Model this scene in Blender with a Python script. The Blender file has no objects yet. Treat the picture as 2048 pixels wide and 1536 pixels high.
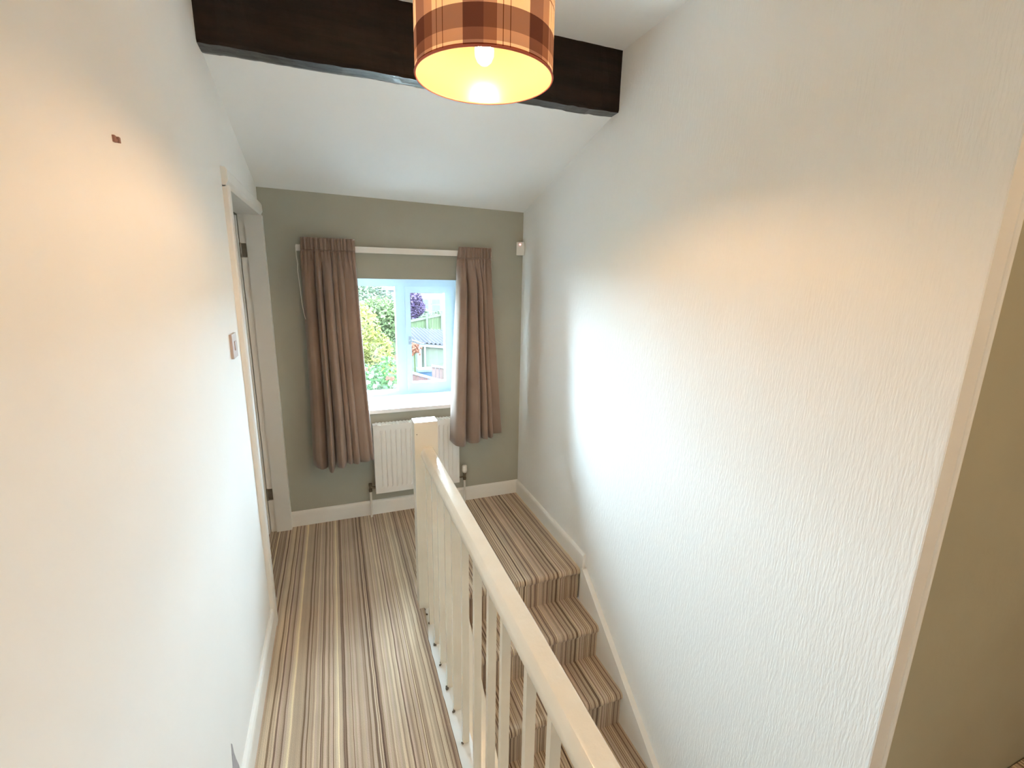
import bpy, bmesh, math, random
from mathutils import Vector, Matrix
random.seed(7)
scene = bpy.context.scene
COL = scene.collection
PI = math.pi

# ------------------------------------------------------------------ camera
CAM = Vector((0.3731, -3.1571, 1.6592))
yaw, pit, rol, foc = -0.3679, -0.2253, 0.0187, 922.1312
fw = Vector((-math.sin(yaw)*math.cos(pit), math.cos(yaw)*math.cos(pit), math.sin(pit)))
r0 = Vector((math.cos(yaw), math.sin(yaw), 0)); u0 = r0.cross(fw)
cr = r0*math.cos(rol) + u0*math.sin(rol); cu = -r0*math.sin(rol) + u0*math.cos(rol)
cd = bpy.data.cameras.new('camera'); cam = bpy.data.objects.new('camera', cd); COL.objects.link(cam)
M = Matrix((cr, cu, -fw)).transposed().to_4x4(); M.translation = CAM
cam.matrix_world = M
cd.sensor_fit = 'HORIZONTAL'; cd.sensor_width = 36; cd.lens = foc/2048*36; cd.clip_start = .02; cd.clip_end = 400
scene.camera = cam

# ------------------------------------------------------------------ world and light
w = bpy.data.worlds.new('overcast_sky'); scene.world = w; w.use_nodes = True
bg = w.node_tree.nodes['Background']; bg.inputs[0].default_value = (.64, .84, 1.0, 1); bg.inputs[1].default_value = 32.0
pl = bpy.data.lights.new('window_portal', 'AREA'); pl.shape = 'RECTANGLE'; pl.size = .9; pl.size_y = .95
po = bpy.data.objects.new('window_portal', pl); COL.objects.link(po)
po.location = (.83, .44, 1.2); po.rotation_euler = (-PI/2, 0, 0)
pl.cycles.is_portal = True
LAMP = 232.0
REAR_FILL = 9.0  # strength of the added fill lamp behind the camera
scene.view_settings.view_transform = 'Standard'; scene.view_settings.look = 'None'
scene.view_settings.gamma = 1; scene.view_settings.use_curve_mapping = False
scene.view_settings.exposure = 2.17
scene.cycles.use_denoising = True
scene.cycles.max_bounces = 14; scene.cycles.diffuse_bounces = 9; scene.cycles.transparent_max_bounces = 12
scene.cycles.sample_clamp_indirect = 8

# ------------------------------------------------------------------ helpers
def srgb(r, g, b):
    f = lambda c: (c/255/12.92) if c/255 <= .04045 else ((c/255+.055)/1.055)**2.4
    return (f(r), f(g), f(b), 1)

class Mat:
    """small node-building wrapper"""
    def __init__(s, name, col=(.8, .8, .8, 1), rough=.6, metal=0, spec=.5):
        s.m = bpy.data.materials.new(name); s.m.use_nodes = True
        s.t = s.m.node_tree; s.n = s.t.nodes; s.b = s.n['Principled BSDF']
        s.b.inputs['Base Color'].default_value = col; s.b.inputs['Roughness'].default_value = rough
        s.b.inputs['Metallic'].default_value = metal; s.b.inputs['Specular IOR Level'].default_value = spec
        s.out = s.n['Material Output']
    def new(s, t, **k):
        n = s.n.new(t)
        for a, v in k.items(): setattr(n, a, v)
        return n
    def l(s, a, b): s.t.links.new(a, b)
    def pos(s): return s.new('ShaderNodeNewGeometry').outputs['Position']
    def obj(s): return s.new('ShaderNodeTexCoord').outputs['Object']
    def scale(s, v, sc):
        n = s.new('ShaderNodeVectorMath', operation='MULTIPLY'); s.l(v, n.inputs[0]); n.inputs[1].default_value = sc; return n.outputs[0]
    def noise(s, v, scale=5, detail=3, rough=.5):
        n = s.new('ShaderNodeTexNoise'); s.l(v, n.inputs['Vector']); n.inputs['Scale'].default_value = scale
        n.inputs['Detail'].default_value = detail; n.inputs['Roughness'].default_value = rough; return n.outputs['Fac']
    def ramp(s, f, stops, interp='LINEAR'):
        n = s.new('ShaderNodeValToRGB'); s.l(f, n.inputs[0]); e = n.color_ramp.elements; n.color_ramp.interpolation = interp
        while len(e) > 1: e.remove(e[-1])
        e[0].position, e[0].color = stops[0]
        for p, c in stops[1:]:
            x = e.new(p); x.color = c
        return n.outputs[0]
    def math(s, op, a, b=None, c=None):
        n = s.new('ShaderNodeMath', operation=op)
        for i, v in enumerate((a, b, c)):
            if v is None: continue
            if isinstance(v, (int, float)): n.inputs[i].default_value = v
            else: s.l(v, n.inputs[i])
        return n.outputs[0]
    def mix(s, f, a, b, mode='MIX'):
        n = s.new('ShaderNodeMix', data_type='RGBA', blend_type=mode)
        for i, v in ((0, f), (6, a), (7, b)):
            if isinstance(v, (int, float)): n.inputs[i].default_value = v
            elif isinstance(v, tuple): n.inputs[i].default_value = v
            else: s.l(v, n.inputs[i])
        return n.outputs[2]
    def color(s, c): s.l(c, s.b.inputs['Base Color'])
    def bump(s, h, dist=.002, strength=1):
        n = s.new('ShaderNodeBump'); s.l(h, n.inputs['Height']); n.inputs['Distance'].default_value = dist
        n.inputs['Strength'].default_value = strength; s.l(n.outputs[0], s.b.inputs['Normal'])

def V4(v): return (v, v, v, 1)

def plain(name, col, rough=.6, metal=0, var=.04, sc=12, bump=0, bsc=80, spec=.5):
    m = Mat(name, col, rough, metal, spec)
    f = m.noise(m.obj(), sc, 3)
    lo = tuple(c*(1-var) for c in col[:3]) + (1,); hi = tuple(min(1, c*(1+var)) for c in col[:3]) + (1,)
    m.color(m.ramp(f, [(.3, lo), (.7, hi)]))
    if bump: m.bump(m.noise(m.obj(), bsc, 3), bump, .6)
    return m.m

# ---- wall materials
MAT = {}
WHITE = (.87, .87, .845, 1)
MAT['plaster'] = plain('white_plaster_paint', WHITE, .7, 0, .012, 3, .0012, 30)
MAT['ceiling'] = plain('ceiling_paint', (.91, .915, .90, 1), .8, 0, .012, 2, .0015, 22)
MAT['grey_paint'] = plain('grey_green_wall_paint', (.41, .405, .335, 1), .6, 0, .03, 4, .0010, 45)
m = Mat('bark_textured_wallpaper', WHITE, .62)
v = m.pos()
f1 = m.noise(m.scale(v, (1, 190, 26)), 1, 2, .5)
f2 = m.noise(m.scale(v, (1, 80, 14)), 1, 2, .5)
h = m.math('ADD', m.math('MULTIPLY', m.ramp(f1, [(.38, V4(0)), (.62, V4(1))]), .6), m.math('MULTIPLY', f2, .7))
m.bump(h, .0015, .42); MAT['wallpaper'] = m.m

m = Mat('gloss_white_paint', (.80, .765, .685, 1), .16, 0, .5)
m.bump(m.noise(m.scale(m.obj(), (60, 60, 9)), 1, 3), .0015, .5)
m.color(m.ramp(m.noise(m.obj(), 9, 3), [(.3, (.77, .71, .59, 1)), (.7, (.81, .755, .64, 1))])); MAT['gloss'] = m.m
MAT['skirt'] = plain('white_satin_woodwork', (.84, .825, .78, 1), .35, 0, .02, 6, .0006, 40)
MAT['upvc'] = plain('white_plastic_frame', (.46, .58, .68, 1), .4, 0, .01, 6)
MAT['sill'] = plain('white_sill_board', (.86, .85, .84, 1), .35, 0, .01, 6)
MAT['enamel'] = plain('radiator_enamel', (.80, .78, .74, 1), .3, 0, .01, 6)
MAT['white_plastic'] = plain('white_plastic', (.78, .76, .70, 1), .4, 0, .01, 10)
MAT['brass'] = plain('tarnished_brass', (.16, .13, .09, 1), .4, .7, .3, 30, .0005, 90)
MAT['steel'] = plain('dull_steel', (.30, .28, .24, 1), .35, .8, .2, 30)
MAT['dirt'] = plain('dark_grime', (.13, .10, .07, 1), .9, 0, .3, 60, .001, 300)

# ---- striped carpet: stripes run along world Y
m = Mat('striped_loop_carpet', (.3, .22, .16, 1), .95, 0, .15)
p = m.pos()
wob = m.math('MULTIPLY', m.math('SUBTRACT', m.noise(m.scale(p, (14, 5, 5)), 1, 2), .5), .007)
sx = m.new('ShaderNodeSeparateXYZ'); m.l(p, sx.inputs[0])
xx = m.math('ADD', sx.outputs[0], wob)
def vor(scale, off, out='Color'):
    n = m.new('ShaderNodeTexVoronoi', voronoi_dimensions='1D'); m.l(m.math('ADD', xx, off), n.inputs['W'])
    n.inputs['Scale'].default_value = scale; n.inputs['Randomness'].default_value = 1
    s = m.new('ShaderNodeSeparateColor'); m.l(n.outputs['Color'], s.inputs[0]); return s.outputs[0], n.outputs['Distance']
a, _ = vor(140, 3.0); b, _ = vor(310, 9.0); c, _ = vor(30, 5.0)
DB, MB_, TN, PK, BG, CR = srgb(124, 98, 80), srgb(160, 135, 112), srgb(182, 160, 134), srgb(188, 165, 145), srgb(200, 181, 154), srgb(220, 204, 172)
base = m.ramp(a, [(0, DB), (.09, TN), (.34, PK), (.5, MB_), (.62, BG), (.8, TN), (.955, CR)], 'CONSTANT')
fine = m.ramp(b, [(0, (.42, .34, .27, 1)), (.15, V4(.92)), (.5, V4(1.0)), (.8, V4(1.06))], 'CONSTANT')
wide = m.ramp(c, [(0, V4(.93)), (.35, V4(.98)), (.7, V4(1.03))], 'CONSTANT')
col = m.mix(1.0, m.mix(1.0, base, fine, 'MULTIPLY'), wide, 'MULTIPLY')
pile = m.noise(p, 420, 2, .7)
col = m.mix(1.0, col, m.ramp(pile, [(.25, V4(1.0)), (.75, V4(1.5))]), 'MULTIPLY')
pat = m.noise(m.scale(p, (9, 4, 4)), 1, 3)
col = m.mix(1.0, col, m.ramp(pat, [(.3, V4(.90)), (.7, V4(1.08))]), 'MULTIPLY')
m.color(col); m.bump(m.math('ADD', pile, m.math('MULTIPLY', b, .5)), .004, .8)
m.b.inputs['Sheen Weight'].default_value = .25; m.b.inputs['Sheen Roughness'].default_value = .5
MAT['carpet'] = m.m

m = Mat('black_stained_oak', (.012, .007, .004, 1), .38, 0, .22)
v = m.obj()
g = m.noise(m.scale(v, (3, 40, 22)), 1, 5, .6)
m.color(m.ramp(g, [(.3, (.006, .003, .0016, 1)), (.7, (.022, .011, .006, 1))]))
m.bump(m.math('ADD', g, m.math('MULTIPLY', m.noise(v, 9, 4), 1.6)), .006, .7); MAT['oak'] = m.m

m = Mat('taupe_curtain_cloth', srgb(150, 122, 104), .85, 0, .2)
v = m.obj()
m.color(m.ramp(m.noise(v, 5, 3), [(.3, srgb(144, 122, 108)), (.7, srgb(157, 134, 119))]))
m.bump(m.noise(v, 500, 2), .0006, .6); m.b.inputs['Sheen Weight'].default_value = .3
MAT['curtain'] = m.m

# ---- objects
def link(name, bm, mat, parent=None, smooth=False, bevel=0, seg=2):
    if bevel:
        es = [e for e in bm.edges if len(e.link_faces) == 2 and e.calc_face_angle(0) > .6]
        bmesh.ops.bevel(bm, geom=es, offset=bevel, segments=seg, profile=.6, affect='EDGES')
    bmesh.ops.recalc_face_normals(bm, faces=bm.faces)
    me = bpy.data.meshes.new(name); bm.to_mesh(me); bm.free()
    for x in (mat if isinstance(mat, (list, tuple)) else [mat]):
        me.materials.append(MAT[x] if isinstance(x, str) else x)
    if smooth:
        for q in me.polygons: q.use_smooth = True
    o = bpy.data.objects.new(name, me); COL.objects.link(o)
    if parent: o.parent = parent
    return o
def box(bm, x0, x1, y0, y1, z0, z1, mi=0):
    vs = [bm.verts.new((x, y, z)) for x in (x0, x1) for y in (y0, y1) for z in (z0, z1)]
    for q in ((0, 1, 3, 2), (4, 6, 7, 5), (0, 4, 5, 1), (2, 3, 7, 6), (0, 2, 6, 4), (1, 5, 7, 3)):
        bm.faces.new([vs[i] for i in q]).material_index = mi
def boxes(name, bs, mat, parent=None, bevel=0, seg=2):
    bm = bmesh.new()
    for b_ in bs: box(bm, *b_)
    return link(name, bm, mat, parent, bevel=bevel, seg=seg)
def prism(bm, pts, axis, a0, a1):
    """extrude a 2D outline along an axis; pts in the two other axes' order"""
    def P(u, v_, a): return {'x': (a, u, v_), 'y': (u, a, v_), 'z': (u, v_, a)}[axis]
    A = [bm.verts.new(P(u, v_, a0)) for u, v_ in pts]; B = [bm.verts.new(P(u, v_, a1)) for u, v_ in pts]
    n = len(pts); fs = [bm.faces.new(A), bm.faces.new(B[::-1])]
    for i in range(n): fs.append(bm.faces.new((A[i], B[i], B[(i+1) % n], A[(i+1) % n])))
    return fs
def lathe(bm, prof, cx, cy, seg=32, axis='z'):
    rings = []
    for r_, z_ in prof:
        ring = []
        for i in range(seg):
            a_ = 2*PI*i/seg
            ring.append(bm.verts.new((cx+r_*math.cos(a_), cy+r_*math.sin(a_), z_)))
        rings.append(ring)
    for k in range(len(rings)-1):
        for i in range(seg):
            j = (i+1) % seg
            bm.faces.new((rings[k][i], rings[k][j], rings[k+1][j], rings[k+1][i]))
    return rings
def tube(bm, pts, r_, seg=8):
    pts = [Vector(p_) for p_ in pts]; rings = []
    for i, p_ in enumerate(pts):
        d = (pts[min(i+1, len(pts)-1)] - pts[max(i-1, 0)]).normalized()
        a_ = d.orthogonal().normalized() if i == 0 else (rings_a - d*rings_a.dot(d)).normalized()
        rings_a = a_; b_ = d.cross(a_)
        rings.append([bm.verts.new(p_ + a_*math.cos(2*PI*k/seg)*r_ + b_*math.sin(2*PI*k/seg)*r_) for k in range(seg)])
    for k in range(len(rings)-1):
        for i in range(seg):
            j = (i+1) % seg; bm.faces.new((rings[k][i], rings[k][j], rings[k+1][j], rings[k+1][i]))
    bm.faces.new(rings[0]); bm.faces.new(rings[-1][::-1])
def struct(o): o['kind'] = 'structure'; return o
def tag(o, label, cat, group=None, kind=None):
    o['label'] = label; o['category'] = cat
    if group: o['group'] = group
    if kind: o['kind'] = kind
    return o
def empty(name, loc=(0, 0, 0)):
    o = bpy.data.objects.new(name, None); COL.objects.link(o); o.location = loc; o.empty_display_size = .1; return o
def under(o, root):   # parent a mesh built in world coordinates to an empty that stands elsewhere
    o.parent = root; o.matrix_parent_inverse = Matrix.Translation(root.location).inverted(); return o

# ------------------------------------------------------------------ setting
XR, YN, RISE, GO = 1.652, -1.065, .1939, .2509
YE = -2.585                       # near end of the right wall
FX = .690                         # carpet edge beside the balusters
ZC = 2.66                         # flat ceiling on the near side of the beam

# floor
bm = bmesh.new()
pts = [(-.10, -4.7), (.0, -4.7)]
edge = []
y = -3.6
while y < -1.12:
    t_ = min(1, max(0, (-1.12-y)/.2)); edge.append((FX + .022*(1-t_) + random.uniform(-.0022, .0022), y)); y += .045
outline = [(-1.6, -4.7), (FX, -4.7)] + edge + [(.712, -1.09), (.69, -1.0), (1.70, -1.0), (1.70, .02), (-1.6, .02)]
prism(bm, outline, 'z', -.22, 0)
box(bm, FX, 3.2, -4.7, -3.5, -.22, 0); box(bm, XR+.1, 3.2, -3.5, YE-.005, -.22, 0)
struct(link('floor', bm, 'carpet'))
struct(boxes('floor_downstairs', [(-.2, 3.2, -4.7, .4, -2.9, -2.78)], 'carpet'))

# left wall with the door opening
struct(boxes('wall_left', [(-.10, 0, -4.7, -.925, -.22, 2.8), (-.10, 0, -.93, .02, 2.005, 2.8), (-.10, 0, -.035, .02, -.2, 2.01)], 'plaster'))
bm = bmesh.new()
random.seed(3)
pl_ = [(-1.83, .02), (-1.845, .10), (-1.838, .17), (-1.822, .205), (-1.816, .248), (-1.812, .275), (-1.806, .262), (-1.803, .225), (-1.796, .19), (-1.783, .14), (-1.775, .08), (-1.785, .02)]
pl_ = [(-1.79 + (a_+1.79)*1.5, b_) for a_, b_ in pl_]
prism(bm, pl_, 'x', -.0005, .0008)
under(link('bare_patch', bm, plain('bare_grey_plaster', srgb(170, 168, 172), .8, 0, .12, 40, .002, 120)), bpy.data.objects['wall_left'])['label'] = 'bare grey patch where paint has peeled off'
# right wall
struct(boxes('wall_right', [(XR, XR+.14, YE, .42, -2.8, 2.8)], 'wallpaper'))
struct(boxes('wall_stairwell', [(XR, XR+.1, -3.5, YE-.001, -2.8, -.001), (FX+.01, .75, -3.5, -1.0, -2.8, -.215), (FX, XR+.1, -3.6, -3.5, -2.8, -.22), (.75, XR, -.99, -.9, -2.8, -.23)], 'plaster'))
# wall return at the near right, painted grey
struct(boxes('wall_return', [(1.712, 3.2, YE-.0015, YE+.13, -.22, 2.8)], plain('olive_beige_wall_paint', (.43, .40, .29, 1), .6, 0, .03, 4, .001, 45)))
bm = bmesh.new(); box(bm, XR+.0005, 1.704, YE-.003, YE, -.2, ZC)
tr = struct(link('trim_1', bm, 'skirt'))
bm = bmesh.new()
prism(bm, [(1.711+.0075*math.cos(a_), YE-.002+.0085*math.sin(a_)) for a_ in [2*PI*i/14 for i in range(14)]], 'z', -.2, ZC)
under(link('corner_bead', bm, 'skirt'), tr)
# enclosing walls behind and beside the camera
struct(boxes('wall_back', [(-.10, 3.2, -4.8, -4.7, -2.9, 2.8)], 'plaster'))
struct(boxes('wall_side', [(3.2, 3.3, -4.8, YE+.2, -2.9, 2.8)], 'plaster'))
# side room beyond the door
struct(boxes('wall_side_room', [(-1.7, -1.6, -4.8, .42, -.2, 2.8), (-1.6, -.10, -2.7, -2.6, -.2, 2.8)], 'plaster'))

# far wall with window opening; front face grey, reveals white
WX0, WX1, WZ0, WZ1 = .41, 1.245, .745, 1.640
bm = bmesh.new()
for b_ in ((-1.7, WX0, 0, .42, -2.9, 2.7), (WX1, 1.80, 0, .42, -2.9, 2.7), (WX0, WX1, 0, .42, -2.9, WZ0), (WX0, WX1, 0, .42, WZ1, 2.7)): box(bm, *b_)
bmesh.ops.recalc_face_normals(bm, faces=bm.faces)
for f_ in bm.faces:
    c_ = f_.calc_center_median()
    if .05 < c_.y and (abs(f_.normal.x) > .5 or abs(f_.normal.z) > .5): f_.material_index = 1
struct(link('wall_far', bm, ['grey_paint', 'plaster']))
# ceilings: flat one this side of the beam, sloping one beyond
struct(boxes('ceiling', [(-1.7, 3.3, -4.8, -1.10, ZC, 2.8)], 'ceiling'))
bm = bmesh.new()
xs = (-1.7, 0, XR, 1.8); zf = (2.137, 2.137, 2.102, 2.102); zn = (2.415, 2.415, 2.410, 2.410)
bot = [[bm.verts.new((xs[i], y_, z_)) for i, z_ in enumerate(zz)] for y_, zz in ((.02, zf), (-1.085, zn))]
top = [[bm.verts.new((xs[i], y_, 2.8)) for i in range(4)] for y_ in (.02, -1.085)]
for i in range(3):
    bm.faces.new((bot[0][i], bot[0][i+1], bot[1][i+1], bot[1][i])); bm.faces.new((top[0][i], top[1][i], top[1][i+1], top[0][i+1]))
    for k in (0, 1): bm.faces.new((bot[k][i], top[k][i], top[k][i+1], bot[k][i+1]))
bm.faces.new((bot[0][0], bot[1][0], top[1][0], top[0][0])); bm.faces.new((bot[0][3], top[0][3], top[1][3], bot[1][3]))
struct(link('ceiling_slope', bm, 'ceiling'))

# skirting boards
def skirt(name, pts3, axis, a0, a1):
    bm = bmesh.new(); prism(bm, pts3, axis, a0, a1); return struct(link(name, bm, 'skirt'))
prof = [(0, 0), (.018, 0), (.018, .078), (.0165, .090), (.012, .099), (.006, .104), (0, .104)]
skirt('baseboard_far', [(-t_, z_) for t_, z_ in prof], 'x', .02, XR)
skirt('baseboard_right', [(XR-t_, z_) for t_, z_ in prof], 'y', -1.085, 0)
skirt('baseboard_left', [(t_, z_) for t_, z_ in prof], 'y', -4.7, -.981)

# ------------------------------------------------------------------ door (opening in the left wall, leaf swung into the side room)
door = empty('door_1', (-.05, -.5, 0)); struct(door)
D = lambda o: under(o, door)
def architrave(pts, axis, a0, a1):
    bm = bmesh.new(); prism(bm, pts, axis, a0, a1); return D(link('architrave', bm, 'skirt'))
architrave([(0, -.98), (.016, -.98), (.021, -.972), (.021, -.935), (.014, -.925), (.012, -.908), (0, -.908)], 'z', 0, 1.99)
architrave([(0, 1.985), (.012, 1.985), (.016, 1.998), (.022, 2.008), (.022, 2.045), (.016, 2.056), (0, 2.058)], 'y', -.98, -.001)
architrave([(0, -.052), (.021, -.052), (.021, -.001), (0, -.001)], 'z', 0, 1.985)
D(boxes('door_lining', [(-.105, 0, -.925, -.905, 0, 1.985), (-.07, 0, -.052, -.034, 0, 1.985), (-.105, -.07, -.038, -.034, 0, 1.985), (-.105, 0, -.925, -.03, 1.985, 2.006)], 'skirt'))
leaf = D(boxes('door_leaf', [(-.88, -.108, -.082, -.042, .008, 1.975)], 'skirt', bevel=.002))
for z_ in (1.789, .268):
    bm = bmesh.new(); box(bm, -.104, -.074, -.041, -.0385, z_-.038, z_+.038)
    lathe(bm, [(.001, z_-.04), (.006, z_-.04), (.006, z_+.04), (.001, z_+.04)], -.104, -.044, 10)
    D(link('hinge', bm, 'steel'))['label'] = 'dull metal hinge on the door lining'

# ------------------------------------------------------------------ window in the far wall
win = empty('window_1', (.83, .36, WZ0)); struct(win)
W = lambda o: under(o, win)
FY0, FY1 = .33, .39
x0, x1, z0, z1 = WX0, WX1, .775, WZ1
MX0, MX1 = .794, .865
W(boxes('window_frame', [(x0, x0+.045, FY0, FY1, z0, z1), (x1-.04, x1, FY0, FY1, z0, z1), (x0+.045, x1-.04, FY0, FY1, z0, .812), (x0+.045, x1-.04, FY0, FY1, 1.586, z1), (MX0, MX1, FY0-.001, FY1, .812, 1.586)], 'upvc', bevel=.004))
# opening sash on the right
sx0, sx1, sz0, sz1 = .862, 1.208, .808, 1.589
gx0, gx1, gz0, gz1 = .900, 1.157, .866, 1.542
W(boxes('casement_sash', [(sx0, gx0, FY0-.014, FY1-.01, sz0, sz1), (gx1, sx1, FY0-.014, FY1-.01, sz0, sz1), (gx0, gx1, FY0-.014, FY1-.01, sz0, gz0), (gx0, gx1, FY0-.014, FY1-.01, gz1, sz1)], 'upvc', bevel=.005))
g = Mat('window_glass'); g.n.remove(g.b)
tb = g.new('ShaderNodeBsdfTransparent'); tb.inputs[0].default_value = (.97, .985, .98, 1)
gl = g.new('ShaderNodeBsdfGlossy'); gl.inputs['Roughness'].default_value = .02
fr = g.new('ShaderNodeFresnel'); fr.inputs[0].default_value = 1.45; mx = g.new('ShaderNodeMixShader')
g.l(fr.outputs[0], mx.inputs[0]); g.l(tb.outputs[0], mx.inputs[1]); g.l(gl.outputs[0], mx.inputs[2]); g.l(mx.outputs[0], g.out.inputs[0])
MAT['glass'] = g.m
W(boxes('window_pane', [(x0+.045, MX0, .358, .362, .812, 1.586)], 'glass'))
W(boxes('window_pane', [(gx0, gx1, .352, .356, gz0, gz1)], 'glass'))
bm = bmesh.new()
box(bm, .878, .896, FY0-.030, FY0-.014, 1.165, 1.225); tube(bm, [(.887, FY0-.03, 1.192), (.887, FY0-.05, 1.192), (.91, FY0-.055, 1.190), (.955, FY0-.055, 1.172), (.985, FY0-.05, 1.168)], .008, 8)
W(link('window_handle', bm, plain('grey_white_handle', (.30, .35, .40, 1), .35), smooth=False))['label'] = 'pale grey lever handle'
W(boxes('window_sill', [(WX0-.0, WX1+.0, -.0, FY0, .746, .772), (WX0-.03, WX1+.03, -.028, 0, .746, .772)], 'sill', bevel=.004))
W(boxes('outer_sill', [(WX0, WX1, FY1, .50, .74, .765)], 'upvc'))

# ------------------------------------------------------------------ staircase
stair = empty('staircase', (1.28, YN, -.9))
tag(stair, 'staircase in striped carpet going down beside the white textured wall', 'stairs')
S = lambda o: under(o, stair)
SX0, SX1 = .90, XR-.03
for k in range(10):
    z_ = -RISE*k; yn = YN-GO*k; yb = (-1.0 if k == 0 else yn+GO+.017)
    r_ = .022
    pts = [(yb, z_)]
    for i in range(9):
        a_ = PI/2 + PI*i/8*.86
        pts.append((yn+r_+r_*math.cos(a_), z_-r_+r_*math.sin(a_)))
    pts += [(yn+.017, z_-.055), (yn+.017, z_-RISE-.03), (yb, z_-RISE-.03)]
    bm = bmesh.new(); fs = prism(bm, pts, 'x', .798 if k == 0 else SX0, XR-.019 if k == 0 else SX1)
    o = S(link('step', bm, 'carpet', smooth=False))
    for i, q in enumerate(o.data.polygons):
        q.use_smooth = len(q.vertices) == 4
    o.data.set_sharp_from_angle(angle=.6) if hasattr(o.data, 'set_sharp_from_angle') else None
sl = RISE/GO
zt = lambda y_: .022 + sl*(y_+1.107)
bm = bmesh.new()
prism(bm, [(-1.085, -.001), (-1.095, .02), (-1.105, zt(-1.105)), (-3.45, zt(-3.45)), (-3.45, zt(-3.45)-.40), (-1.085, -.35)], 'x', XR-.03, XR-.0005)
o = S(link('side_string', bm, 'skirt', bevel=.004)); o['label'] = 'white sloping board along the wall'
zl = lambda y_: -.055 + sl*(y_+1.248)
bm = bmesh.new(); ys = -1.248 + (.055-.012)/sl
prism(bm, [(-1.088, -.012), (ys, -.012), (-3.45, zl(-3.45)), (-3.45, zl(-3.45)-.55), (-1.088, -.55)], 'x', .7525, .915)
o = S(link('side_string', bm, 'gloss', bevel=.004)); o['label'] = 'broad cream board under the balusters'

# ------------------------------------------------------------------ balustrade
bal = empty('balustrade', (.74, -1.09, 0))
tag(bal, 'glossy cream painted balustrade with newel post along the stair opening', 'banister')
B = lambda o: under(o, bal)
bm = bmesh.new(); box(bm, .687, .797, -1.087, -1.012, -.2, .996)
B(link('newel_post', bm, 'gloss', bevel=.007, seg=3))
# handrail: rounded rectangle section
bm = bmesh.new()
sec = []
for cx_, cz_, a0, r_ in ((.768, .862, 0, .006), (.734, .859, 90, .009), (.7185, .8305, 180, .0045), (.7695, .8305, 270, .0045)):
    if a0 == 90: sec += [(.733, .868), (.729, .8672), (.7255, .8645), (.7215, .8585), (.7165, .8495), (.7150, .8465)]; continue
    for i in range(4):
        a_ = math.radians(a0 + 90*i/3); sec.append((cx_+r_*math.cos(a_), cz_+r_*math.sin(a_)))
prism(bm, sec, 'y', -4.2, -1.0865)
o = B(link('handrail', bm, 'gloss')); 
for q in o.data.polygons: q.use_smooth = len(q.vertices) == 4
o.data.set_sharp_from_angle(angle=.42)
near = [-1.208, -1.341, -1.459, -1.59, -1.70, -1.840, -1.986, -2.124, -2.235, -2.394, -2.515, -2.65, -2.78, -2.91, -3.04, -3.17, -3.30]
bm = bmesh.new(); box(bm, .715, .739, -.009, .009, -.012, .838)
b0 = link('baluster', bm, 'gloss', bevel=.002, seg=1)
b0.parent = bal; b0.matrix_parent_inverse = Matrix.Translation(bal.location).inverted()
b0.location = (.715*(1-1.3), near[0]+.009, 0); b0.scale.x = 1.3
for y_ in near[1:]:
    c_ = b0.copy(); COL.objects.link(c_); c_.location = (0, y_+.009, 0)
    if y_ > -1.75: c_.location.x = .715*(1-1.3)
    else: c_.scale.x = 1.0
B(boxes('base_board', [(FX-.004, .750, -3.5, -1.075, -.2, -.008)], 'skirt', bevel=.002))
# grime caught round the feet of the balusters
bm = bmesh.new(); random.seed(5)
for y_ in near[:9] + [-1.105, -1.13]:
    for _ in range(3):
        bmesh.ops.create_icosphere(bm, subdivisions=1, radius=random.uniform(.0025, .005), matrix=Matrix.Translation((.713+random.uniform(-.004, .003), y_+random.uniform(-.008, .010), -.004)) @ Matrix.Diagonal((1, 1.6, .8, 1)))
o = B(link('grime', bm, 'dirt')); o['kind'] = 'stuff'; o['label'] = 'dark grime round the baluster feet'
bm = bmesh.new()
bmesh.ops.create_icosphere(bm, subdivisions=1, radius=.0025, matrix=Matrix.Translation((.6985, -1.088, .938)))
B(link('screw_head', bm, 'dirt'))

# ------------------------------------------------------------------ ceiling beam
bm = bmesh.new(); NX = 60; random.seed(11)
by0, by1, bz0 = -1.140, -1.062, 2.404
rows = []
for i in range(NX+1):
    x_ = -.02 + (XR+.04)*i/NX; j = lambda s: random.uniform(-s, s)
    zt_ = ZC + .01 - (0.0)
    dz = .004*math.sin(x_*5.1)+.003*math.sin(x_*11+1)
    rows.append([bm.verts.new(p_) for p_ in ((x_, by0+j(.002), zt_), (x_, by0+j(.003), bz0+.13+dz), (x_, by0+.001+j(.002), bz0+.012+dz+j(.0015)), (x_, by0+.006+j(.002), bz0+.002+dz+j(.0015)),
        (x_, by1-.015+j(.003), bz0+dz*.6+j(.002)), (x_, by1+.02, bz0+.006), (x_, by1+.02, zt_))])
for i in range(NX):
    n_ = len(rows[0])
    for k in range(n_): bm.faces.new((rows[i][k], rows[i+1][k], rows[i+1][(k+1) % n_], rows[i][(k+1) % n_])).material_index = int(k in (3, 4))
bm.faces.new(rows[0]); bm.faces.new(rows[-1][::-1])
m = Mat('glossy_beam_underside_sheen', (.03, .026, .023, 1), .33, 0, .7)  # glossier underside, with grey window sheen also put into its lighter colour
m.color(m.ramp(m.noise(m.scale(m.obj(), (6, 30, 30)), 1, 4), [(.3, (.012, .010, .009, 1)), (.7, (.045, .042, .042, 1))]))
m.bump(m.noise(m.scale(m.obj(), (14, 50, 50)), 1, 4), .004, .6); MAT['beam_under'] = m.m
tag(link('ceiling_beam', bm, ['oak', 'beam_under']), 'rough black stained oak beam spanning the hall below the ceiling', 'beam')

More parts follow.
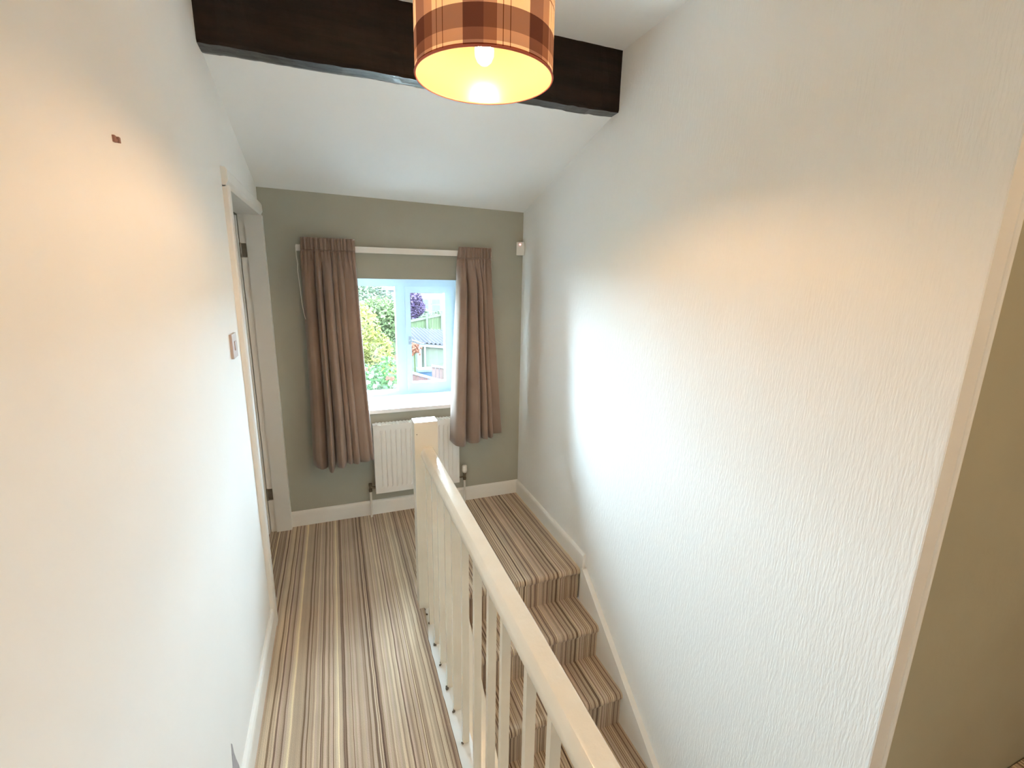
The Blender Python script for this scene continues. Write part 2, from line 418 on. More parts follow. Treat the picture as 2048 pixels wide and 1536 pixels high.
# ------------------------------------------------------------------ pendant lamp with tartan drum shade
LX, LY, LZ, LR, LH = .765, -1.905, 2.150, .1725, .225
lamp = empty('pendant_lamp', (LX, LY, LZ))
tag(lamp, 'lit pendant lamp with tartan drum shade hanging in front of the beam', 'lamp')
L = lambda o: under(o, lamp)
SEG = 96
def drum(rad, z0_, z1_, name, mat):
    bm = bmesh.new(); uv = bm.loops.layers.uv.new('uv')
    R0 = [bm.verts.new((LX+rad*math.cos(2*PI*i/SEG), LY+rad*math.sin(2*PI*i/SEG), z0_)) for i in range(SEG)]
    R1 = [bm.verts.new((v_.co.x, v_.co.y, z1_)) for v_ in R0]
    for i in range(SEG):
        j = (i+1) % SEG; f_ = bm.faces.new((R0[i], R0[j], R1[j], R1[i])); f_.smooth = True
        for lp, (a_, b_) in zip(f_.loops, ((i, z0_), (i+1, z0_), (i+1, z1_), (i, z1_))): lp[uv].uv = (a_/SEG, b_-LZ)
    me = bpy.data.meshes.new(name); bm.to_mesh(me); bm.free(); me.materials.append(mat)
    o = bpy.data.objects.new(name, me); COL.objects.link(o); return L(o)
# tartan: angle bands (7 repeats) and height bands
t = Mat('tartan_shade_cloth'); t.n.remove(t.b)
uvn = t.new('ShaderNodeUVMap'); sp = t.new('ShaderNodeSeparateXYZ'); t.l(uvn.outputs[0], sp.inputs[0])
facing = math.degrees(math.atan2(CAM.y-LY, CAM.x-LX))   # direction towards the camera
phase = (facing - 15.8)/51.4286
uu = t.math('FRACT', t.math('ADD', t.math('MULTIPLY', sp.outputs[0], 7.0), -phase + 40))
CRM, MV1, MV2, LN = (1, 1, 1, 1), (.34, .26, .29, 1), (.54, .43, .42, 1), (.28, .17, .15, 1)
vert = t.ramp(uu, [(0, MV1), (.29, MV2), (.48, CRM), (.565, LN), (.578, CRM), (.672, LN), (.685, CRM)], 'CONSTANT')
vv = t.math('DIVIDE', sp.outputs[1], .225)
HB1, HB2 = (.30, .23, .25, 1), (.54, .44, .44, 1)
hor = t.ramp(vv, [(0, (.35, .12, .09, 1)), (.022, CRM), (.05, HB2), (.155, HB1), (.36, CRM), (.60, LN), (.612, CRM), (.68, LN), (.692, CRM), (.86, HB1)], 'CONSTANT')
patt = t.mix(1.0, t.mix(1.0, (.74, .70, .66, 1), vert, 'MULTIPLY'), hor, 'MULTIPLY')
df = t.new('ShaderNodeBsdfDiffuse'); tl = t.new('ShaderNodeBsdfTranslucent'); mx = t.new('ShaderNodeMixShader'); mx.inputs[0].default_value = .5
t.l(patt, df.inputs[0]); t.l(patt, tl.inputs[0]); t.l(df.outputs[0], mx.inputs[1]); t.l(tl.outputs[0], mx.inputs[2]); t.l(mx.outputs[0], t.out.inputs[0])
drum(LR, LZ, LZ+LH, 'lamp_shade', t.m)
li = Mat('shade_lining'); li.n.remove(li.b)
df = li.new('ShaderNodeBsdfDiffuse'); df.inputs[0].default_value = (.19, .155, .095, 1); tl = li.new('ShaderNodeBsdfTranslucent'); tl.inputs[0].default_value = (.5, .38, .22, 1)
gls = li.new('ShaderNodeBsdfGlossy'); gls.inputs['Roughness'].default_value = .22; gls.inputs[0].default_value = (.9, .8, .6, 1)
mx = li.new('ShaderNodeMixShader'); mx.inputs[0].default_value = .30
mx2 = li.new('ShaderNodeMixShader'); mx2.inputs[0].default_value = .06
li.l(df.outputs[0], mx.inputs[1]); li.l(tl.outputs[0], mx.inputs[2]); li.l(mx.outputs[0], mx2.inputs[1]); li.l(gls.outputs[0], mx2.inputs[2]); li.l(mx2.outputs[0], li.out.inputs[0])
drum(LR-.0018, LZ, LZ+LH, 'shade_lining', li.m)
ringm = plain('shade_ring_cloth', (.42, .10, .06, 1), .6)
for z_ in (LZ, LZ+LH):
    bm = bmesh.new(); rr = .0028
    tor = [[bm.verts.new((LX+(LR-.0005+rr*math.cos(b_))*math.cos(a_), LY+(LR-.0005+rr*math.cos(b_))*math.sin(a_), z_+rr*math.sin(b_))) for b_ in [2*PI*k/8 for k in range(8)]] for a_ in [2*PI*i/SEG for i in range(SEG)]]
    for i in range(SEG):
        for k in range(8): bm.faces.new((tor[i][k], tor[(i+1) % SEG][k], tor[(i+1) % SEG][(k+1) % 8], tor[i][(k+1) % 8]))
    L(link('shade_ring', bm, ringm, smooth=True))
# spider, holder, cord, ceiling rose
bm = bmesh.new()
for k in range(3):
    a_ = 2*PI*k/3+.4; tube(bm, [(LX+.018*math.cos(a_), LY+.018*math.sin(a_), LZ+.16), (LX+.17*math.cos(a_), LY+.17*math.sin(a_), LZ+LH-.003)], .0018, 6)
L(link('shade_carrier', bm, 'white_plastic'))
bm = bmesh.new(); lathe(bm, [(.001, 2.245), (.019, 2.246), (.021, 2.29), (.017, 2.32), (.006, 2.34), (.001, 2.342)], LX, LY, 20)
L(link('lamp_holder', bm, 'white_plastic', smooth=True))
bm = bmesh.new(); tube(bm, [(LX, LY, 2.335), (LX, LY, ZC-.02)], .0035, 8); L(link('cord', bm, 'white_plastic'))
bm = bmesh.new(); lathe(bm, [(.001, ZC-.032), (.02, ZC-.03), (.045, ZC-.012), (.048, ZC), (.001, ZC)], LX, LY, 28); L(link('ceiling_rose', bm, 'white_plastic', smooth=True))
# bulb: glowing core inside a frosted envelope
em = Mat('glowing_filament_core'); em.n.remove(em.b)
e_ = em.new('ShaderNodeEmission'); e_.inputs[0].default_value = (1, .62, .36, 1); e_.inputs[1].default_value = LAMP; em.l(e_.outputs[0], em.out.inputs[0])
bm = bmesh.new(); lathe(bm, [(.0005, 2.186), (.008, 2.191), (.013, 2.201), (.0165, 2.215), (.017, 2.23), (.013, 2.242), (.0005, 2.244)], LX, LY, 20)
L(link('light_source', bm, em.m, smooth=True))
gb = Mat('frosted_bulb_glass'); gb.n.remove(gb.b)
tr_ = gb.new('ShaderNodeBsdfTransparent'); tr_.inputs[0].default_value = (1, .96, .85, 1); e2 = gb.new('ShaderNodeEmission'); e2.inputs[0].default_value = (1, .78, .38, 1); e2.inputs[1].default_value = .5
ad = gb.new('ShaderNodeAddShader'); gb.l(tr_.outputs[0], ad.inputs[0]); gb.l(e2.outputs[0], ad.inputs[1]); gb.l(ad.outputs[0], gb.out.inputs[0])
bm = bmesh.new(); lathe(bm, [(.0005, 2.179), (.010, 2.181), (.018, 2.188), (.0235, 2.200), (.0245, 2.213), (.022, 2.228), (.016, 2.242), (.014, 2.248)], LX, LY, 28)
L(link('bulb', bm, gb.m, smooth=True))['label'] = 'round golf ball bulb, switched on'

# added fill lamp, unseen on the ceiling behind the camera, for warm light
cl = empty('added_fill_lamp', (1.5, -4.0, ZC)); tag(cl, 'added round fill lamp, unseen at the rear of the landing', 'lamp')
om = Mat('fill_lamp_glow'); om.n.remove(om.b)
e_ = om.new('ShaderNodeEmission'); e_.inputs[0].default_value = (1, .64, .34, 1); e_.inputs[1].default_value = REAR_FILL; om.l(e_.outputs[0], om.out.inputs[0])
bm = bmesh.new(); lathe(bm, [(.001, ZC-.11), (.06, ZC-.105), (.12, ZC-.08), (.15, ZC-.045), (.155, ZC-.02)], 1.5, -4.0, 32); under(link('fill_lamp_bowl', bm, om.m, smooth=True), cl)
bm = bmesh.new(); lathe(bm, [(.001, ZC-.001), (.165, ZC-.001), (.165, ZC-.02), (.155, ZC-.022)], 1.5, -4.0, 32); under(link('fill_lamp_base', bm, 'white_plastic'), cl)

# ------------------------------------------------------------------ radiator
rad = empty('radiator', (.86, -.07, .19))
tag(rad, 'white ribbed panel radiator under the window behind the newel post', 'radiator')
RD = lambda o: under(o, rad)
rx0, rx1, rz0, rz1 = .565, 1.154, .194, .683
bm = bmesh.new()
prof = []; px_ = rx0+.045; n_ = 15; pitch = (rx1-rx0-.09)/n_
xs_ = [rx0, rx0+.02, rx0+.044]
ds = [0, 0, 0]
for i in range(n_):
    a_ = rx0+.045+pitch*i
    xs_ += [a_, a_+.006, a_+.012, a_+pitch-.012, a_+pitch-.006]; ds += [.0, .006, .008, .008, .006]
    ds[-5:] = [.007, .001, 0, 0, .001]
xs_ += [rx1-.045, rx1-.02, rx1]; ds += [.007, 0, 0]
zs_ = [rz0, rz0+.035, rz0+.05, rz1-.05, rz1-.035, rz1]; am = [0, 0, 1, 1, 0, 0]
G = [[bm.verts.new((x_, -.100+d_*a2, z_)) for x_, d_ in zip(xs_, ds)] for z_, a2 in zip(zs_, am)]
for i in range(len(G)-1):
    for j in range(len(xs_)-1): bm.faces.new((G[i][j], G[i][j+1], G[i+1][j+1], G[i+1][j]))
bk = [[bm.verts.new((x_, -.086, z_)) for x_ in (rx0, rx1)] for z_ in (rz0, rz1)]
for a2, b2 in (((G[0][0], G[-1][0]), (bk[1][0], bk[0][0])), ((G[0][-1], G[-1][-1]), (bk[1][1], bk[0][1]))):
    bm.faces.new((a2[0], a2[1], b2[0], b2[1]))
RD(link('front_panel', bm, 'enamel'))
bm = bmesh.new(); box(bm, rx0+.0, rx1, -.0865, -.0285, rz1-.012, rz1-.002)
RD(link('top_rail', bm, 'enamel'))
bm = bmesh.new()
for i in range(24):
    a_ = rx0+.02+i*.0232; box(bm, a_, a_+.012, -.082, -.034, rz1-.002, rz1+.003)
o = RD(link('grille', bm, 'enamel')); o['kind'] = 'stuff'
RD(boxes('back_panel', [(rx0+.002, rx1-.002, -.030, -.022, rz0+.004, rz1-.004), (rx0, rx0+.004, -.0865, -.022, rz0, rz1-.003), (rx1-.004, rx1, -.0865, -.022, rz0, rz1-.003)], 'enamel'))
RD(boxes('bracket', [(.66, .68, -.022, .002, .30, .60)], 'enamel'))
RD(boxes('bracket', [(1.04, 1.06, -.022, .002, .30, .60)], 'enamel'))
# lockshield valve on the left
bm = bmesh.new()
lathe(bm, [(.001, .196), (.012, .196), (.012, .214), (.009, .216), (.009, .236), (.012, .238), (.012, .256), (.001, .258)], .532, -.052, 12)
tube(bm, [(.534, -.052, .228), (.552, -.055, .228), (.566, -.06, .226)], .0085, 8)
RD(link('lockshield_valve', bm, 'brass'))
bm = bmesh.new(); tube(bm, [(.532, -.052, .200), (.532, -.048, .1), (.530, -.045, -.002)], .0075, 8)
RD(link('pipe', bm, 'white_plastic'))
bm = bmesh.new()
lathe(bm, [(.001, .190), (.012, .190), (.0125, .206), (.010, .208), (.010, .232), (.013, .234), (.013, .246), (.001, .247)], 1.204, -.055, 12)
tube(bm, [(1.203, -.055, .215), (1.18, -.058, .215), (1.153, -.06, .215)], .0065, 8)
v_ = RD(link('thermostat_valve', bm, 'brass'))
bm = bmesh.new()
lathe(bm, [(.001, .245), (.013, .246), (.019, .258), (.0195, .275), (.018, .278), (.0185, .296), (.0145, .304), (.001, .306)], 1.204, -.055, 16)
o = link('thermostat_head', bm, 'white_plastic', smooth=True); o.parent = v_; o['label'] = 'white thermostat head'
bm = bmesh.new(); tube(bm, [(1.204, -.055, .194), (1.206, -.05, .1), (1.208, -.045, -.002)], .0075, 8)
RD(link('pipe', bm, 'white_plastic'))

# ------------------------------------------------------------------ curtain rail and curtains
rail = empty('curtain_rail', (.8, -.04, 1.82))
tag(rail, 'white curtain rail fixed above the window between the two curtains', 'curtain rail')
RL = lambda o: under(o, rail)
RL(boxes('track', [(.185, 1.40, -.058, -.046, 1.796, 1.832)], 'skirt', bevel=.002))
for a_ in (.20, .80, 1.37): RL(boxes('bracket', [(a_, a_+.02, -.046, 0, 1.80, 1.83)], 'skirt'))
bm = bmesh.new(); tube(bm, [(.184, -.06, 1.825), (.185, -.066, 1.76), (.189, -.075, 1.72), (.190, -.142, 1.68), (.196, -.150, 1.58), (.199, -.152, 1.50), (.205, -.150, 1.44), (.212, -.150, 1.40)], .0018, 6)
RL(link('cord', bm, 'white_plastic'))['label'] = 'thin white pull cord'

def curtain(name, label, xa, xb, xc, xd, ztop, zbot, folds, seed, hem):
    """xa..xb at the heading, xc..xd at the hem; folds = list of (width weight, depth) pairs"""
    root = empty(name, ((xa+xb)/2, -.09, zbot)); tag(root, label, 'curtain', 'pair of taupe curtains')
    rnd = random.Random(seed); tot = sum(f_[0] for f_ in folds); per = 22
    S_ = []
    acc = 0
    for fw_, dp, kk in folds:
        for i in range(per): S_.append(((acc + fw_*i/per)/tot, i/per, dp, (fw_/tot, kk)))
        acc += fw_
    S_.append((1, 1, folds[-1][1], (folds[-1][0]/tot, 0)))
    zs2 = [ztop, ztop-.012, ztop-.03, ztop-.05, ztop-.062, ztop-.070, ztop-.085, ztop-.11]
    z_ = ztop-.15
    while z_ > zbot+.02: zs2.append(z_); z_ -= .05
    zs2.append(zbot)
    def pt(s, ph, dp, wd, z_):
        k = (ztop-z_)/(ztop-zbot)
        e = min(1, max(0, (ztop-.07-z_)/.20)); e = e*e*(3-2*e)
        left = xa+(xc-xa)*k**.8; right = xb+(xd-xb)*k**1.1
        x_ = left+(right-left)*s
        drop = hem(s) if k > .98 else 0
        # below the heading: omega shaped folds
        cc = .5-.5*math.cos(2*PI*ph); yb = .0 - (dp)*(cc**.42) - .034*k; xo = -(right-left)*wd[0]*math.sin(2*PI*ph)*wd[1]
        flat = .25*math.sin(6*PI*ph)*dp*.12
        # in the heading: many small gathers
        hy = .008*math.sin(s*2*PI*len(folds)*2.1+seed+2*math.sin(s*9)) + .006*math.sin(s*61)
        pinch = math.exp(-((ztop-.068-z_)/.010)**2)
        topf = max(0, min(1, (z_-(ztop-.02))/.02))
        hy2 = hy*(1-.35*pinch) - .004*(1-pinch)*max(0, 1-e)
        y_ = -.078 + (hy2)*(1-e) + (yb+flat)*e*(.55+.45*k)
        x2 = x_ + xo*e
        if e < 1 : x2 += .003*math.sin(s*2*PI*len(folds)*2.6+1.3+z_*20)*(1-e)
        y_ += .004*math.sin(z_*7+s*9)*e
        x2 += .004*math.sin(z_*4.2+seed+s*3)*e*k
        return Vector((x2, y_, z_-drop))
    def sheet(nm, zlist):
        bm = bmesh.new(); g_ = [[bm.verts.new(pt(*q, z_)) for q in S_] for z_ in zlist]
        for i in range(len(g_)-1):
            for j in range(len(S_)-1): bm.faces.new((g_[i][j], g_[i][j+1], g_[i+1][j+1], g_[i+1][j]))
        o = link(nm, bm, 'curtain', smooth=True); md = o.modifiers.new('thickness', 'SOLIDIFY'); md.thickness = .0022; md.offset = 0
        return under(o, root)
    sheet('heading', [z_ for z_ in zs2 if z_ >= ztop-.0701]); sheet('drape', [z_ for z_ in zs2 if z_ <= ztop-.0699])
    return root
curtain('curtain', 'longer taupe curtain left of the window with a gathered heading', .212, .512, .192, .556, 1.873, .478,
        [(2.0, .075, .03), (1.1, .15, .03), (1.6, .15, .08), (.8, .10, .20), (.9, .11, .24), (1.5, .085, .26), (.6, .07, .20)], 3, lambda s: .03*math.exp(-((s-.22)/.14)**2))
curtain('curtain', 'narrower taupe curtain right of the window near the corner', 1.165, 1.385, 1.085, 1.470, 1.855, .535,
        [(1.7, .13, .10), (1.7, .13, .10), (.8, .10, .12), (.7, .07, .10), (1.2, .006, .01)], 8, lambda s: (.012*math.sin(s*8)) if s < .75 else -.015)

# ------------------------------------------------------------------ small fittings
bm = bmesh.new(); box(bm, -.027, .027, -.018, .018, -.044, .044)
root = empty('motion_sensor', (1.622, -.035, 1.862)); tag(root, 'small white alarm motion sensor with red light in the far right corner', 'alarm sensor')
o = link('sensor_body', bm, 'white_plastic', root, bevel=.008, seg=3); o.rotation_euler = (0, 0, math.radians(-28))
lm = Mat('red_indicator'); lm.n.remove(lm.b); e_ = lm.new('ShaderNodeEmission'); e_.inputs[0].default_value = (1, .22, .2, 1); e_.inputs[1].default_value = 1.1; lm.l(e_.outputs[0], lm.out.inputs[0])
bm = bmesh.new(); bmesh.ops.create_uvsphere(bm, u_segments=12, v_segments=8, radius=.0065, matrix=Matrix.Translation((-.002, -.017, .027)))
o = link('indicator_light', bm, lm.m, root, smooth=True); o.rotation_euler = (0, 0, math.radians(-28)); o['label'] = 'glowing red light'
bm = bmesh.new(); box(bm, -.010, .03, -.012, .036, -.03, .03); o = link('mounting_bracket', bm, 'white_plastic', root, bevel=.003)

sw = empty('light_switch', (0, -1.135, 1.388)); tag(sw, 'pale mauve-grey light switch plate on the left wall beside the door', 'switch')
swm = plain('mauve_grey_plastic', srgb(196, 182, 176), .45, 0, .03, 20)
bm = bmesh.new(); box(bm, -.0005, .009, -.043, .043, -.046, .046); link('switch_plate', bm, swm, sw, bevel=.003)
bm = bmesh.new(); box(bm, .008, .0125, -.011, .011, -.017, .017); link('rocker', bm, swm, sw, bevel=.001)

nail = empty('picture_hook', (0, -1.978, 1.905)); tag(nail, 'tiny brown picture hook remnant high on the left wall', 'hook')
nm = plain('pinkish_brown_plug', srgb(150, 110, 96), .7)
bm = bmesh.new(); box(bm, -.001, .004, -.013, -.004, -.006, .006); box(bm, -.001, .003, -.005, .007, -.003, .002); link('wall_plug', bm, nm, nail, bevel=.001)
bm = bmesh.new(); box(bm, -.001, .005, .005, .013, -.003, .007); link('nail_head', bm, nm, nail, bevel=.001)

# ------------------------------------------------------------------ garden outside
GZ = -2.6
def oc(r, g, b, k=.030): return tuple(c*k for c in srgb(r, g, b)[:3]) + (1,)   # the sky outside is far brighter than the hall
gm = Mat('mown_grass', oc(150, 215, 90), .9)
gm.color(gm.ramp(gm.noise(gm.pos(), 6, 5, .7), [(.3, oc(130, 200, 80)), (.7, oc(175, 230, 110))])); MAT['grass'] = gm.m
bm = bmesh.new()
NXg, NYg = 24, 30
gg = [[bm.verts.new((-30+80*i/NXg, .42+100*j/NYg, GZ + max(0, (100*j/NYg-55))*.06 + (.0 if j < 2 else .05*math.sin(i*2.3+j)))) for i in range(NXg+1)] for j in range(NYg+1)]
for j in range(NYg):
    for i in range(NXg): bm.faces.new((gg[j][i], gg[j][i+1], gg[j+1][i+1], gg[j+1][i]))
struct(link('ground', bm, 'grass'))

struct(boxes('added_bounce_paving', [(-6, 8, .43, 6.8, GZ-.1, GZ+.08)], plain('pale_bounce_paving', (.55, .54, .50, 1), .95, 0, .06, 1.5)))  # added unseen paving, pale to bounce skylight up onto the sloping ceiling

def leafmat(name, c1, c2, tr=.25):
    m = Mat(name); oi = m.new('ShaderNodeNewGeometry')
    f_ = m.noise(m.pos(), 5, 4, .7)
    col = m.ramp(f_, [(.32, c1), (.68, c2)]); m.color(col); m.b.inputs['Roughness'].default_value = .7
    tl_ = m.new('ShaderNodeBsdfTranslucent'); m.l(col, tl_.inputs[0]); mx_ = m.new('ShaderNodeMixShader'); mx_.inputs[0].default_value = tr
    m.l(m.b.outputs[0], mx_.inputs[1]); m.l(tl_.outputs[0], mx_.inputs[2]); m.l(mx_.outputs[0], m.out.inputs[0]); return m.m
def bush(name, label, cat, base, blobs, mat, n, size, seed, trunk=True):
    rnd = random.Random(seed); root = empty(name, base); tag(root, label, cat)
    bm = bmesh.new(); tot = sum(b_[3]*b_[4]*b_[5] for b_ in blobs)
    for bx_, by_, bz_, rx_, ry_, rz_ in blobs:
        for _ in range(int(n*rx_*ry_*rz_/tot)):
            d = Vector((rnd.gauss(0, 1), rnd.gauss(0, 1), rnd.gauss(0, 1))).normalized() * (rnd.uniform(.45, 1.08)**.5)
            c_ = Vector((bx_+d.x*rx_, by_+d.y*ry_, bz_+d.z*rz_)); s_ = size*rnd.uniform(.6, 1.4)
            a_ = Vector((rnd.gauss(0, 1), rnd.gauss(0, 1), rnd.gauss(0, .6))).normalized(); b_ = a_.cross(Vector((rnd.gauss(0, 1), rnd.gauss(0, 1), 1.5))).normalized()
            q = [bm.verts.new(c_ + a_*s_*u_ + b_*s_*v2) for u_, v2 in ((-1, 0), (-.1, .5), (1, 0), (-.1, -.5))]
            bm.faces.new(q)
    o = under(link('foliage', bm, mat), root); o['kind'] = 'stuff'
    if trunk:
        bm = bmesh.new()
        for k, (bx_, by_, bz_, rx_, ry_, rz_) in enumerate(blobs[:6]):
            tube(bm, [(base[0]+rnd.uniform(-.05, .05), base[1]+rnd.uniform(-.05, .05), base[2]), ((base[0]+bx_)/2, (base[1]+by_)/2, (base[2]+bz_)/2-.1), (bx_, by_, bz_)], .03, 6)
        under(link('branches', bm, plain(name+'_bark', (0.0135, 0.00948, 0.00606, 1), .9)), root)
    return root
yel = leafmat('yellow_green_leaves', oc(225, 228, 100, .050), oc(255, 250, 160, .050)); grn = leafmat('mid_green_leaves', oc(175, 212, 125, .050), oc(222, 238, 180, .050))
ros = leafmat('deep_green_leaves', oc(110, 200, 110, .050), oc(200, 238, 170, .050)); pur = leafmat('purple_leaves', oc(150, 120, 185, .050), oc(215, 185, 225, .050)); olv = leafmat('olive_hedge_leaves', oc(190, 215, 170, .050), oc(225, 240, 210, .050))
bush('garden_shrub', 'tall yellow-green shrub outside the left window pane', 'shrub', (.9, 5.0, GZ), [(.66, 5.0, .75, .42, .5, .5), (.95, 5.1, .38, .36, .5, .35), (.6, 5.2, .2, .5, .5, .5), (1.15, 5.0, .05, .30, .4, .28), (.8, 5.1, -.8, .5, .5, 1.0)], yel, 9000, .040, 1)
rb = bush('rose_bush', 'dark green rose bush low in the left window pane', 'rose bush', (.95, 3.2, GZ), [(.85, 3.2, .12, .32, .35, .28), (1.05, 3.3, .30, .22, .3, .30), (.65, 3.2, .25, .25, .3, .28), (.9, 3.3, -.9, .4, .4, 1.0)], ros, 6000, .036, 2)
pm = [plain('rose_petals_white', oc(252, 250, 240), .6), plain('rose_petals_coral', oc(245, 170, 150), .6)]
for k, (x_, y_, z_, c_) in enumerate([(.72, 2.86, .33, 0), (.80, 2.88, .27, 0), (.76, 2.90, .40, 0), (1.03, 2.95, .34, 1), (.97, 2.92, .36, 1), (1.10, 3.0, .62, 1), (1.06, 2.95, .24, 0), (.70, 2.9, .50, 1), (1.0, 2.95, .28, 0)]):
    bm = bmesh.new(); rnd = random.Random(k)
    for q in range(9):
        a_ = q*2.4; rr_ = .010+.0028*q
        bmesh.ops.create_icosphere(bm, subdivisions=1, radius=.014, matrix=Matrix.Translation((x_+rr_*.8*math.cos(a_), y_-.01, z_+rr_*.8*math.sin(a_))) @ Matrix.Diagonal((1, .5, 1, 1)))
    under(link('rose', bm, pm[c_]), rb)
bush('small_tree', 'pale green tree behind the yellow shrub', 'tree', (1.9, 13.2, GZ), [(1.8, 13.2, .35, .75, .6, .62), (2.1, 13.3, .0, .6, .6, .55), (1.2, 13.2, -.1, .8, .6, .8), (1.6, 13.2, -1.3, .8, .6, .9)], grn, 9000, .075, 3)
bush('purple_tree', 'purple-leaved tree rising behind the garden fence', 'tree', (4.5, 23.5, GZ), [(4.45, 23.5, .40, .62, .5, .55), (4.75, 23.6, -.05, .50, .5, .5), (4.3, 23.5, -.5, .5, .5, .6)], pur, 5000, .09, 4)
# garden fence rising to the right
fn = empty('garden_fence', (4.5, 20, GZ)); tag(fn, 'weathered pale green board fence across the far side of the garden', 'fence')
wood = plain('weathered_fence_wood', oc(190, 210, 160), .85, 0, .15, 3, .003, 20)
wood2 = plain('weathered_fence_post', oc(210, 222, 190), .85, 0, .1, 3)
slope = (.012+.434)/(5.99-3.65); ztopf = lambda x_: -.434+slope*(x_-3.65) if x_ > 2.9 else -.58 - .25*(2.9-x_)*0
bm = bmesh.new(); x_ = .4; k = 0
while x_ < 8.6:
    box(bm, x_, x_+.118, 20+(.012 if k % 2 else 0), 20.02+(.012 if k % 2 else 0), GZ-.1, ztopf(x_)-.02); x_ += .125; k += 1
o = under(link('fence_boards', bm, wood), fn); o['kind'] = 'stuff'
for x_ in (1.2, 2.55, 3.70, 4.67, 5.42, 6.5, 7.6):
    under(boxes('fence_post', [(x_-.05, x_+.05, 19.9, 20, GZ-.1, ztopf(x_)+.12)], wood2), fn)
for off in (-.06, -.80, -1.5):
    bm = bmesh.new()
    for xa_, xb_ in ((.4, 2.9), (2.9, 8.6)):
        za_, zb_ = ztopf(xa_+.001)+off, ztopf(xb_-.001 if xb_ < 3 else xb_)+off
        prism(bm, [(xa_, za_), (xb_, zb_), (xb_, zb_-.09), (xa_, za_-.09)], 'y', 19.93, 19.99)
    under(link('fence_rail', bm, wood2), fn)
# shed with corrugated roof
sh = empty('garden_shed', (4.2, 13.5, GZ)); tag(sh, 'pale stone shed with corrugated roof in the right window pane', 'shed')
stone = Mat('pale_shed_blockwork', oc(205, 215, 190), .9)
br = stone.new('ShaderNodeTexBrick'); vv_ = stone.new('ShaderNodeCombineXYZ'); s2 = stone.new('ShaderNodeSeparateXYZ'); stone.l(stone.pos(), s2.inputs[0])
stone.l(s2.outputs[0], vv_.inputs[0]); stone.l(s2.outputs[2], vv_.inputs[1]); stone.l(vv_.outputs[0], br.inputs[0])
br.inputs['Color1'].default_value = oc(200, 208, 178); br.inputs['Color2'].default_value = oc(216, 224, 200); br.inputs['Mortar'].default_value = oc(206, 216, 198); br.inputs['Scale'].default_value = 3.3; stone.color(br.outputs[0])
under(boxes('shed_wall', [(3.14, 6.2, 13.06, 16.6, GZ-.1, -.70)], stone.m), sh)
for z_ in (): pass
whp = plain('white_outdoor_paint', oc(250, 252, 255, .036), .5)
bm = bmesh.new(); prism(bm, [(3.0, -.60), (6.4, -.98), (6.4, -1.09), (3.0, -.71)], 'y', 12.93, 13.0); under(link('fascia_board', bm, whp), sh)
under(boxes('corner_post', [(3.02, 3.16, 12.98, 13.1, GZ-.1, -.66)], whp), sh)
under(boxes('drain_pipe', [(3.24, 3.30, 12.92, 12.99, GZ-.1, -.72)], whp), sh)
bm = bmesh.new(); N_ = 150; rws = []
for i in range(N_+1):
    x_ = 2.85+3.7*i/N_; zz = -.56-.112*(x_-3.0)+.030*math.sin(x_*2*PI/.15)
    rws.append((bm.verts.new((x_, 12.85, zz)), bm.verts.new((x_, 16.7, zz+.16)), bm.verts.new((x_, 12.85, zz-.02)), bm.verts.new((x_, 16.7, zz+.14))))
for i in range(N_):
    a_, b_ = rws[i], rws[i+1]
    for p1, p2 in ((0, 1), (1, 3), (3, 2), (2, 0)): bm.faces.new((a_[p1], b_[p1], b_[p2], a_[p2]))
under(link('corrugated_roof', bm, plain('corrugated_grey_sheet', oc(205, 200, 215, .014), 1.0)), sh)
# red-brown fences low on the right
def plank_fence(name, label, x0_, x1_, y_, za_, zb_, col):
    r_ = empty(name, ((x0_+x1_)/2, y_, GZ)); tag(r_, label, 'fence')
    mt = plain(name+'_wood', col, .85, 0, .2, 3); n_ = int((x1_-x0_)/.1); 
    for k in range(n_):
        xa_ = x0_+k*.1; z_ = za_+(zb_-za_)*(k+.5)/n_
        under(boxes('plank', [(xa_, xa_+.092, y_, y_+.02, GZ-.1, z_)], mt), r_)
    bm = bmesh.new(); prism(bm, [(x0_, za_), (x1_, zb_), (x1_, zb_+.05), (x0_, za_+.05)], 'y', y_-.04, y_+.05); under(link('capping_rail', bm, plain(name+'_cap', oc(245, 240, 240), .7)), r_)
plank_fence('low_plank_fence', 'red-brown plank fence sloping down across the lower right window pane', 1.95, 3.55, 8, -.62, -1.16, oc(205, 160, 155))
plank_fence('upper_plank_fence', 'short red-brown plank fence behind the sloping one', 2.74, 3.9, 9, -.70, -.93, oc(215, 180, 172))
bn = empty('storage_box', (2.98, 11, GZ)); tag(bn, 'dark blue box standing in front of the shed', 'box')
bm = bmesh.new(); box(bm, 2.72, 3.35, 10.9, 11.3, GZ-.02, -1.22); under(link('box_body', bm, plain('blue_grey_plastic', oc(130, 165, 205), .5), bevel=.02), bn)
bm = bmesh.new(); box(bm, 2.69, 3.38, 10.86, 11.33, -1.22, -1.15); under(link('lid', bm, plain('pale_blue_plastic', oc(200, 225, 245), .5), bevel=.02), bn)
fp = empty('standard_rose', (2.80, 12.2, GZ)); tag(fp, 'small orange blossoms left of the shed corner post', 'plant')
bm = bmesh.new(); lathe(bm, [(.001, GZ-.02), (.22, GZ-.02), (.3, GZ+.45), (.28, GZ+.45), (.001, GZ+.4)], 2.80, 12.2, 16); under(link('tub', bm, plain('terracotta', oc(220, 150, 120), .8)), fp)
bm = bmesh.new(); rnd = random.Random(9)
for _ in range(110):
    bmesh.ops.create_icosphere(bm, subdivisions=1, radius=.045, matrix=Matrix.Translation((2.78+rnd.gauss(0, .075), 12.2+rnd.gauss(0, .075), GZ+1.93+rnd.gauss(0, .09))))
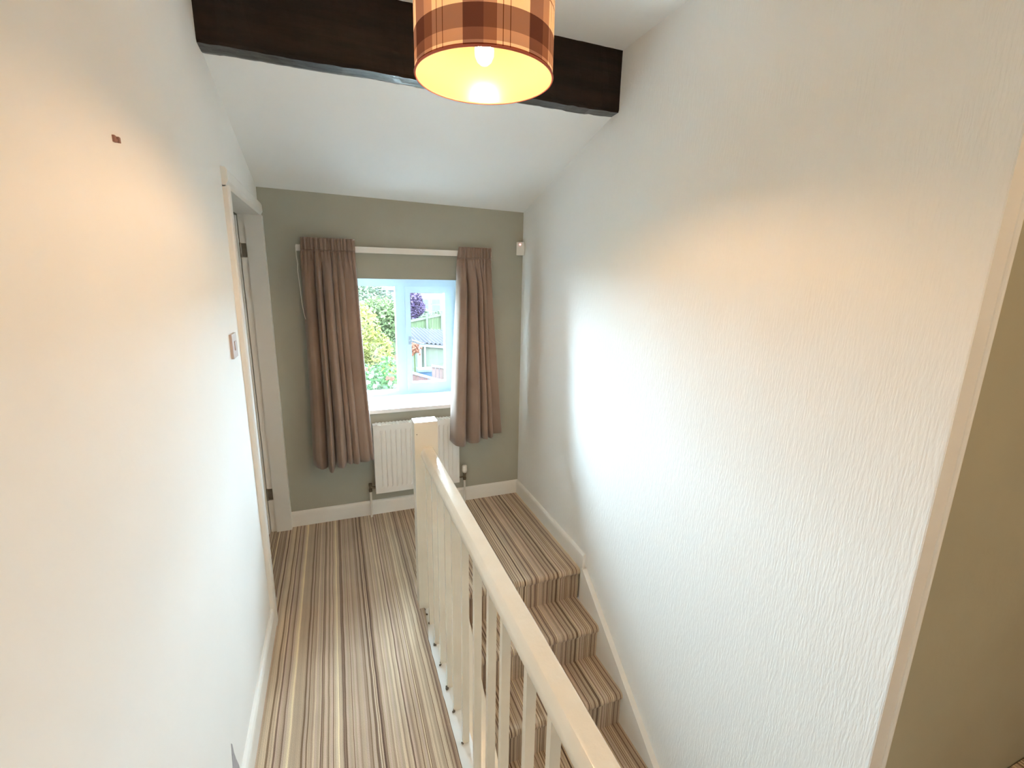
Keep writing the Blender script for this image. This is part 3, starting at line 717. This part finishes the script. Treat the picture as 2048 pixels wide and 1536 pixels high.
bs_ = bmesh.new(); tube(bs_, [(2.8, 12.2, GZ+.38), (2.79, 12.2, GZ+1.2), (2.78, 12.2, GZ+1.95)], .02, 6); under(link('stem', bs_, plain('orange_petals_stem', oc(150, 170, 110), .9)), fp)
o = under(link('blossoms', bm, plain('orange_petals', oc(245, 160, 130), .7)), fp); o['kind'] = 'stuff'
# house beyond the fence
hs = empty('white_house', (10, 46, GZ)); tag(hs, 'white rendered house with grey windows beyond the garden fence', 'house')
under(boxes('house_wall', [(4.9, 15, 45, 52, GZ, .30)], plain('white_render', oc(250, 252, 255, .030), .8)), hs)
bm = bmesh.new(); prism(bm, [(44.7, .30), (48.5, 1.1), (52.3, .30)], 'x', 4.7, 15.2); under(link('house_roof', bm, plain('pale_tiles', oc(235, 240, 245), .8)), hs)
paneM = plain('far_window_glass', oc(205, 235, 240), .25, 0, .05)
for a0, a1, c0, c1 in ((8.75, 9.50, -.62, -1.05), (8.75, 9.50, -1.18, -1.85), (9.88, 10.72, -.62, -1.05), (9.88, 10.72, -1.18, -1.85), (5.4, 6.1, -.4, -1.0), (11.5, 12.3, -.62, -1.6)):
    f_ = under(boxes('window_frame', [(a0-.08, a1+.08, 44.95, 45, c1-.08, c0+.08)], whp), hs)
    o = boxes('pane', [(a0, a1, 44.93, 44.95, c1, c0)], paneM); o.parent = f_; o.matrix_parent_inverse = Matrix.Translation(hs.location).inverted() @ Matrix.Identity(4)
    o.matrix_parent_inverse = Matrix.Identity(4)
bush('far_hedge', 'pale hedge and trees in front of the white house', 'hedge', (4.0, 34, GZ), [(2.5, 34, -.6, 2.6, .8, 1.7), (6.0, 34.5, -1.7, 2.2, .8, 1.0), (10, 34.5, -1.8, 3.0, .8, .9), (-1, 34, -.2, 2.5, .8, 2.0)], olv, 9000, .16, 6, trunk=False)

for mt_ in list(bpy.data.materials)[0:]:
    if mt_.use_nodes and any(mt_.name.startswith(k) for k in ('mown', 'yellow_green', 'mid_green', 'deep_green', 'purple_leaves', 'olive', 'rose_petals', 'weathered', 'pale_', 'white_outdoor', 'white_render', 'corrugated', 'low_plank', 'upper_plank', 'blue_grey', 'orange_petals', 'terracotta', 'far_window', 'garden_', 'small_tree', 'rose_bush', 'purple_tree')):
        mt_.node_tree.nodes['Principled BSDF'].inputs['Specular IOR Level'].default_value = .01
